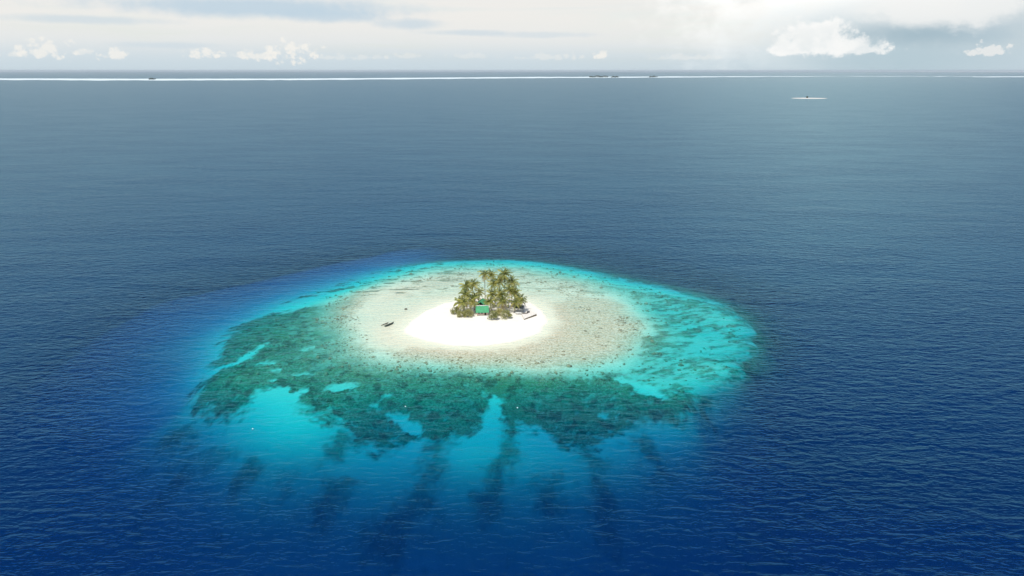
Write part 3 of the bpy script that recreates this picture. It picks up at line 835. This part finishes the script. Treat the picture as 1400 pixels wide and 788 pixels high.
rb_ = Vector((fw.x - 0.9, fw.y + 6.2, fw.z))
hut2 = empty('hut', (rb_.x, rb_.y, rb_.z - 0.1), R(-8)); tag(hut2, 'taller hut behind with green gable and dark shaded opening', 'hut', 'green-roofed huts')
GW, GD, GE, GR = 2.6, 4.5, 2.6, 4.7
bm = bmesh.new()
vv = [bm.verts.new(v) for v in ((-GW, 0, 0), (GW, 0, 0), (GW, GD, 0), (-GW, GD, 0), (-GW, 0, GE), (GW, 0, GE), (GW, GD, GE), (-GW, GD, GE), (0, 0, GR - .12), (0, GD, GR - .12))]
for f in ((0, 1, 5, 8, 4), (1, 2, 6, 5), (2, 3, 7, 9, 6), (3, 0, 4, 7), (3, 2, 1, 0)):
    bm.faces.new([vv[i] for i in f])
bm_obj('wall', bm, M_white, hut2)
gs = (GR - GE) / GW
for s in (-1, 1):
    bm = bmesh.new(); n = 60; rows = []
    for (xx, zz) in ((s * (GW + .6), GE - .6 * gs + .08), (s * 0.02, GR + .08)):
        rows.append([bm.verts.new((xx, -1.3 + (GD + 1.8) * i / n, zz + 0.025 * math.sin(i * math.pi / 2))) for i in range(n + 1)])
    low = [[bm.verts.new((v.co.x, v.co.y, v.co.z - .07)) for v in r] for r in rows]
    for i in range(n):
        bm.faces.new((rows[0][i], rows[0][i + 1], rows[1][i + 1], rows[1][i])); bm.faces.new((low[0][i + 1], low[0][i], low[1][i], low[1][i + 1]))
    for k in (0, n):
        bm.faces.new((rows[0][k], rows[1][k], low[1][k], low[0][k]))
    for i in range(n):
        bm.faces.new((low[0][i], low[0][i + 1], rows[0][i + 1], rows[0][i]))
    bmesh.ops.recalc_face_normals(bm, faces=bm.faces[:])
    bm_obj('roof', bm, M_green, hut2)
bm = bmesh.new()
v3 = [bm.verts.new(v) for v in ((-GW + .15, -0.06, GE - 0.5), (GW - .15, -0.06, GE - 0.5), (GW - .15, -0.06, GE), (0, -0.06, GR - .45), (-GW + .15, -0.06, GE))]
bm.faces.new(v3)
r_ = bmesh.ops.extrude_face_region(bm, geom=bm.faces[:]); bmesh.ops.translate(bm, vec=(0, 0.05, 0), verts=[v for v in r_['geom'] if isinstance(v, bmesh.types.BMVert)])
bmesh.ops.recalc_face_normals(bm, faces=bm.faces[:])
bm_obj('gable_shade', bm, M_dark, hut2)  # dark sheet set on the gable for the shade under the overhang
for s in (-1, 1):
    tube('post', [(s * 2.4, -1.15, 0), (s * 2.4, -1.15, GE)], [.07, .07], M_wood, hut2, 6)

# ------------------------------------------------------------------ shelter, tables and platform at the right
sh = on_ground(709.5, 427.5)
shel = empty('open_shelter', (sh.x, sh.y, sh.z - 0.05), R(-12)); tag(shel, 'open shelter with dark grey sloping roof under the rightmost palm', 'shelter')
for sx in (-1.7, 1.7):
    for (sy, hh) in ((0.1, 2.0), (2.3, 2.4)):
        tube('post', [(sx, sy, 0), (sx, sy, hh)], [.06, .06], M_wood, shel, 6)
bm = bmesh.new(); n = 40
rows = [[bm.verts.new((-2.1 + 4.2 * i / n, yy, zz + 0.025 * math.sin(i * math.pi / 2))) for i in range(n + 1)] for yy, zz in ((-0.5, 1.97), (2.8, 2.57))]
for i in range(n): bm.faces.new((rows[0][i], rows[0][i + 1], rows[1][i + 1], rows[1][i]))
r_ = bmesh.ops.extrude_face_region(bm, geom=bm.faces[:]); bmesh.ops.translate(bm, vec=(0, 0, 0.06), verts=[v for v in r_['geom'] if isinstance(v, bmesh.types.BMVert)])
bmesh.ops.recalc_face_normals(bm, faces=bm.faces[:])
bm_obj('roof', bm, M_grey, shel)

def table(px, py, rz, sx, sy, hh, mat, legm, label):
    p = on_ground(px, py); t = empty('table', (p.x, p.y, p.z - 0.03), rz); tag(t, label, 'table', 'tables by the shelter')
    box('table_top', (-sx, -sy, hh - .06), (sx, sy, hh), mat, t, 0.02)
    for a in (-1, 1):
        for c in (-1, 1):
            box('leg', (a * (sx - .12) - .04, c * (sy - .12) - .04, 0), (a * (sx - .12) + .04, c * (sy - .12) + .04, hh - .062), legm, t)
    return t
table(708.5, 430, R(-5), 1.25, 0.6, 0.85, M_white, M_white, 'white table in front of the grey-roofed shelter')
table(717.5, 430.5, R(10), 1.3, 0.55, 0.8, M_wood, M_wood, 'grey wooden table between the shelter and the stone platform')
bp = on_ground(722.3, 430.0)
bd = empty('board', (bp.x, bp.y, bp.z - 0.05), R(35)); tag(bd, 'dark upright board on posts at the edge of the stone platform', 'board')
box('panel', (-0.75, -0.03, 0.35), (0.75, 0.03, 1.55), M_dark, bd, 0.01)
for a in (-0.6, 0.6): box('post', (a - .05, 0.032, 0), (a + .05, 0.12, 1.6), M_wood, bd)

pa, pb, pc, pd = (on_ground(716.5, 437.6), on_ground(733.5, 431.8), on_ground(724.0, 426.6), on_ground(713.5, 431))
plat = empty('stone_platform', (pa.x, pa.y, 0.2)); tag(plat, 'low stone platform with pale top jutting over the sand at right', 'platform')
quad = [Vector((p.x - pa.x, p.y - pa.y)) for p in (pa, pb, pc, pd)]
def prism(name, poly, z0, z1, mat, parent):
    bm = bmesh.new()
    lo = [bm.verts.new((p.x, p.y, z0)) for p in poly]; hi = [bm.verts.new((p.x, p.y, z1)) for p in poly]
    bm.faces.new(lo[::-1]); bm.faces.new(hi)
    for i in range(len(poly)):
        j = (i + 1) % len(poly); bm.faces.new((lo[i], lo[j], hi[j], hi[i]))
    bmesh.ops.recalc_face_normals(bm, faces=bm.faces[:])
    return bm_obj(name, bm, mat, parent)
cen = sum(quad, Vector((0, 0))) / 4
prism('retaining_wall', quad, -0.5, 0.80, M_stone, plat)
prism('top_slab', [cen + (v - cen) * 1.03 for v in quad], 0.803, 0.90, M_conc, plat)

# ------------------------------------------------------------------ outrigger canoe, rock, buoys
ca, cb = P(525.5, 447.6), P(538.5, 442.0)
mid = (ca + cb) / 2; ang = math.atan2(cb.y - ca.y, cb.x - ca.x); CL = (cb - ca).length
can = empty('outrigger_canoe', (mid.x, mid.y, 0.0), ang); tag(can, 'dark outrigger canoe afloat on the shallows left of the beach', 'canoe')
def hull(bm, L_, beam, depth, sheer, z0, sides=9, stations=17):
    rows = []
    for i in range(stations):
        u = -1 + 2 * i / (stations - 1)
        w = beam / 2 * max(1 - abs(u) ** 2.6, 0.02); s_ = sheer * abs(u) ** 3; dp = depth * (1 - 0.35 * u * u)
        row = []
        for k in range(sides):
            a = math.pi * k / (sides - 1)
            row.append(bm.verts.new((u * L_ / 2, w * math.cos(a), z0 + s_ - dp * math.sin(a) ** 0.7)))
        rows.append(row)
    for a, b2 in zip(rows[:-1], rows[1:]):
        for k in range(sides - 1): bm.faces.new((a[k], b2[k], b2[k + 1], a[k + 1]))
    return rows
bm = bmesh.new(); hull(bm, CL, 0.95, 0.62, 0.30, 0.42)
ho = bm_obj('hull', bm, M_hull, can, True)
so = ho.modifiers.new('thickness', 'SOLIDIFY'); so.thickness = 0.04
for u in (-0.5, -0.05, 0.42):
    box('thwart', (u * CL / 2 - .13, -.40, .30), (u * CL / 2 + .13, .40, .34), M_hull_in, can)
OY = 2.5
bm = bmesh.new(); hull(bm, CL * 0.78, 0.30, 0.26, 0.10, 0.16, 7)
rows_ = [v for v in bm.verts]
fl = bm_obj('outrigger_float', bm, M_brown, can, True); fl.location.y = OY
so = fl.modifiers.new('thickness', 'SOLIDIFY'); so.thickness = 0.05
for u in (-0.38, 0.30):
    tube('crossbeam', [(u * CL / 2, -0.5, .46), (u * CL / 2, 0.9, .55), (u * CL / 2, OY, .22)], [.05, .05, .045], M_brown, can, 6)
box('platform_deck', (-0.30 * CL / 2, 1.05, .50), (0.22 * CL / 2, 1.65, .56), M_brown, can)

p = P(555, 423.0)
bm = bmesh.new(); bmesh.ops.create_icosphere(bm, subdivisions=3, radius=0.75)
for v in bm.verts:
    n_ = math.sin(v.co.x * 5 + 1) * math.cos(v.co.y * 4) * 0.14 + math.sin(v.co.z * 7 + v.co.x * 3) * 0.09
    v.co = Vector((v.co.x * 1.0, v.co.y * 0.8, v.co.z * 0.62)) * (1 + n_)
rk = bm_obj('rock', bm, M_rock, None, True); rk.location = (p.x, p.y, 0.0); tag(rk, 'small dark rock breaking the shallows behind the canoe', 'rock')
for (px, py, lab) in ((345.5, 586.5, 'tiny white buoy floating over the pale blue sand channel at left'), (554.3, 556.0, 'tiny white buoy above the slanting sand tongue in the coral'),
                      (707.5, 557.8, 'tiny white buoy right of the straight sand tongue below the island')):
    p = P(px, py, 0.12)
    t = empty('mooring_buoy', (p.x, p.y, 0.0)); tag(t, lab, 'buoy', 'white mooring buoys')
    bm = bmesh.new(); bmesh.ops.create_uvsphere(bm, u_segments=12, v_segments=8, radius=0.24)
    for v in bm.verts: v.co.z = v.co.z * 0.85 + 0.12
    bm_obj('float', bm, M_buoy, t, True)
    tube('mooring_eye', [(0, 0, .30), (0, 0, .42)], [.05, .04], M_grey, t, 6)

# ------------------------------------------------------------------ far reef and islets
def reef_ridge(front, back, label):
    """a long low ridge that breaks the surface between two pixel lines"""
    V = []; F = []
    fp = [P(a, b_) for a, b_ in front]; bp_ = [P(a, b_) for a, b_ in back]
    n = len(fp)
    for i in range(n):
        d = (bp_[i] - fp[i]); u = d.normalized()
        for (q_, z_) in ((fp[i] - u * 450, -DEEP + 2), (fp[i] - u * 60, -1.2), (fp[i], 0.25), (fp[i].lerp(bp_[i], .5), 1.0), (bp_[i], 0.25), (bp_[i] + u * 100, -1.5), (bp_[i] + u * 600, -DEEP + 2)):
            V.append((q_.x, q_.y, z_))
    for i in range(n - 1):
        for k in range(6):
            a = i * 7 + k; F.append((a, a + 7, a + 8, a + 1))
    o = mesh_obj('barrier_reef', V, F, M_surf, None, True); tag(o, label, kind='structure')
    return o
rr_ = random.Random(5)
def edge(pts, jit):
    out = []
    for (a, ya), (b_, yb) in zip(pts[:-1], pts[1:]):
        k = max(int((b_ - a) / 12), 1)
        for i in range(k):
            u = i / k; out.append((a + (b_ - a) * u, ya + (yb - ya) * u + rr_.uniform(-jit, jit) * (2.0 if rr_.random() < 0.25 else 1.0)))
    out.append(pts[-1]); return out
FRL = edge([(-220, 109.6), (0, 109.6), (210, 110.3), (420, 109.6), (700, 107.2), (900, 106.2), (1000, 105.6), (1090, 105.1), (1150, 104.75), (1335, 104.8)], 0.2)
BKL = edge([(-220, 107.4), (0, 107.4), (210, 107.9), (420, 107.6), (700, 105.6), (900, 104.8), (1000, 104.6), (1090, 104.5), (1150, 104.5), (1335, 104.55)], 0.10)
reef_ridge(FRL, BKL, 'long white line of surf and reef across the horizon')
reef_ridge(edge([(1330, 105.6), (1400, 105.7), (1600, 106)], .1), edge([(1330, 105.0), (1400, 104.7), (1600, 105)], .08), 'short white reef line at the right edge below the horizon')

def islet(px0, px1, py, top_px, seed, label):
    rnd = random.Random(seed)
    a, b_ = P(px0, py), P(px1, py); c = (a + b_) / 2; w = (b_ - a).length
    hgt = (at_depth((px0 + px1) / 2, top_px, c.y).z) * 1.0
    t = empty('wooded_islet', (c.x, c.y, 0)); tag(t, label, 'islet', 'wooded islets on the far reef')
    bm = bmesh.new(); N = 36
    r0 = [bm.verts.new((w * .54 * math.cos(k * 6.2832 / N), w * .30 * math.sin(k * 6.2832 / N), -0.5)) for k in range(N)]
    r1 = [bm.verts.new((w * .47 * math.cos(k * 6.2832 / N), w * .24 * math.sin(k * 6.2832 / N), 2.0)) for k in range(N)]
    for k in range(N): bm.faces.new((r0[k], r0[(k + 1) % N], r1[(k + 1) % N], r1[k]))
    bm.faces.new(r1)
    bm_obj('beach', bm, M_surf, t)
    bm = bmesh.new()
    ntree = int(max(30, w / 2.2))
    for i in range(ntree):
        u = rnd.uniform(-1, 1); v = rnd.uniform(-1, 1)
        if u * u + v * v > 1: continue
        prof = (0.55 + 0.45 * math.sin(u * 4 + seed) ** 2) * (1 - 0.5 * u ** 4)
        hh = hgt * prof * rnd.uniform(0.65, 1.05); cr = rnd.uniform(5, 9)
        m4 = Matrix.Translation((u * w * .45, v * w * .2, hh - cr * 0.6)) @ Matrix.Diagonal((cr, cr, cr * rnd.uniform(.6, .9), 1))
        res = bmesh.ops.create_icosphere(bm, subdivisions=1, radius=1.0, matrix=m4)
        for vt in res['verts']: vt.co += Vector((rnd.uniform(-1, 1), rnd.uniform(-1, 1), rnd.uniform(-1, 1))) * cr * .22
        add_tube(bm, [(u * w * .45, v * w * .2, 0.5), (u * w * .45, v * w * .2, hh - cr)], [.8, .5], 4, False)
    f = bm_obj('forest', bm, M_forest, t); f['kind'] = 'stuff'
    return t
islet(203.5, 213.5, 109.2, 106.6, 1, 'lone tiny wooded islet on the left part of the far reef line')
islet(803, 834, 106.3, 103.2, 2, 'longest wooded islet on the far reef line')
islet(834.5, 847, 106.3, 104.0, 3, 'low wooded islet touching the right end of the longest far islet')
islet(887, 899, 106.0, 103.7, 4, 'small wooded islet alone to the right of the far islet pair')

cc = P(1106, 134.6)
cay = empty('sand_cay', (cc.x, cc.y, 0)); tag(cay, 'distant sand cay with a dark tree tuft in pale shallows at upper right', 'islet')
bm = bmesh.new(); N = 48; rings = []
for (rx, ry, z_) in ((2, 2, 1.2), (14, 10, 1.3), (42, 32, 0.35), (72, 55, -0.05), (100, 75, -0.3), (125, 90, -3), (170, 120, -DEEP + 1)):
    rings.append([bm.verts.new((rx * math.cos(k * 6.2832 / N), ry * math.sin(k * 6.2832 / N), z_)) for k in range(N)])
bm.faces.new(rings[0])
for a, b_ in zip(rings[:-1], rings[1:]):
    for k in range(N): bm.faces.new((a[k], b_[k], b_[(k + 1) % N], a[(k + 1) % N]))
bmesh.ops.recalc_face_normals(bm, faces=bm.faces[:])
bm_obj('beach', bm, M_sand, cay, True)
bm = bmesh.new(); rnd = random.Random(9)
for i in range(26):
    a = rnd.uniform(0, 6.28); r_ = rnd.uniform(0, 4); hh = rnd.uniform(3, 6.5)
    m4 = Matrix.Translation((-8 + r_ * math.cos(a), r_ * math.sin(a), hh)) @ Matrix.Diagonal((2.2, 2.2, 1.5, 1))
    res = bmesh.ops.create_icosphere(bm, subdivisions=1, radius=1.0, matrix=m4)
    for vt in res['verts']: vt.co += Vector((rnd.uniform(-1, 1), rnd.uniform(-1, 1), rnd.uniform(-1, 1))) * .6
    add_tube(bm, [(-8 + r_ * math.cos(a), r_ * math.sin(a), 0.6), (-8 + r_ * math.cos(a), r_ * math.sin(a), hh)], [.3, .2], 4, False)
f = bm_obj('tree_tuft', bm, M_forest, cay); f['kind'] = 'stuff'

# ------------------------------------------------------------------ haze
m, q, out = material('haze')
pv = q.node('ShaderNodeVolumePrincipled'); pv.inputs['Color'].default_value = (0.80, 0.92, 1, 1); pv.inputs['Density'].default_value = 1.9e-5
m.node_tree.links.new(pv.outputs[0], out.inputs['Volume'])
hx, hy0, hy1 = 78000, -14000, 148000
hz0, hz1 = -1.5 , 125.0
hz0 = -DEEP - 12
hv = [(a, b_, c) for c in (hz0, hz1) for (a, b_) in ((-hx, hy0), (hx, hy0), (hx, hy1), (-hx, hy1))]
hz = mesh_obj('haze', hv, [(3, 2, 1, 0), (4, 5, 6, 7), (0, 1, 5, 4), (1, 2, 6, 5), (2, 3, 7, 6), (3, 0, 4, 7)], m)
tag(hz, 'thin bright air over the sea', kind='stuff')
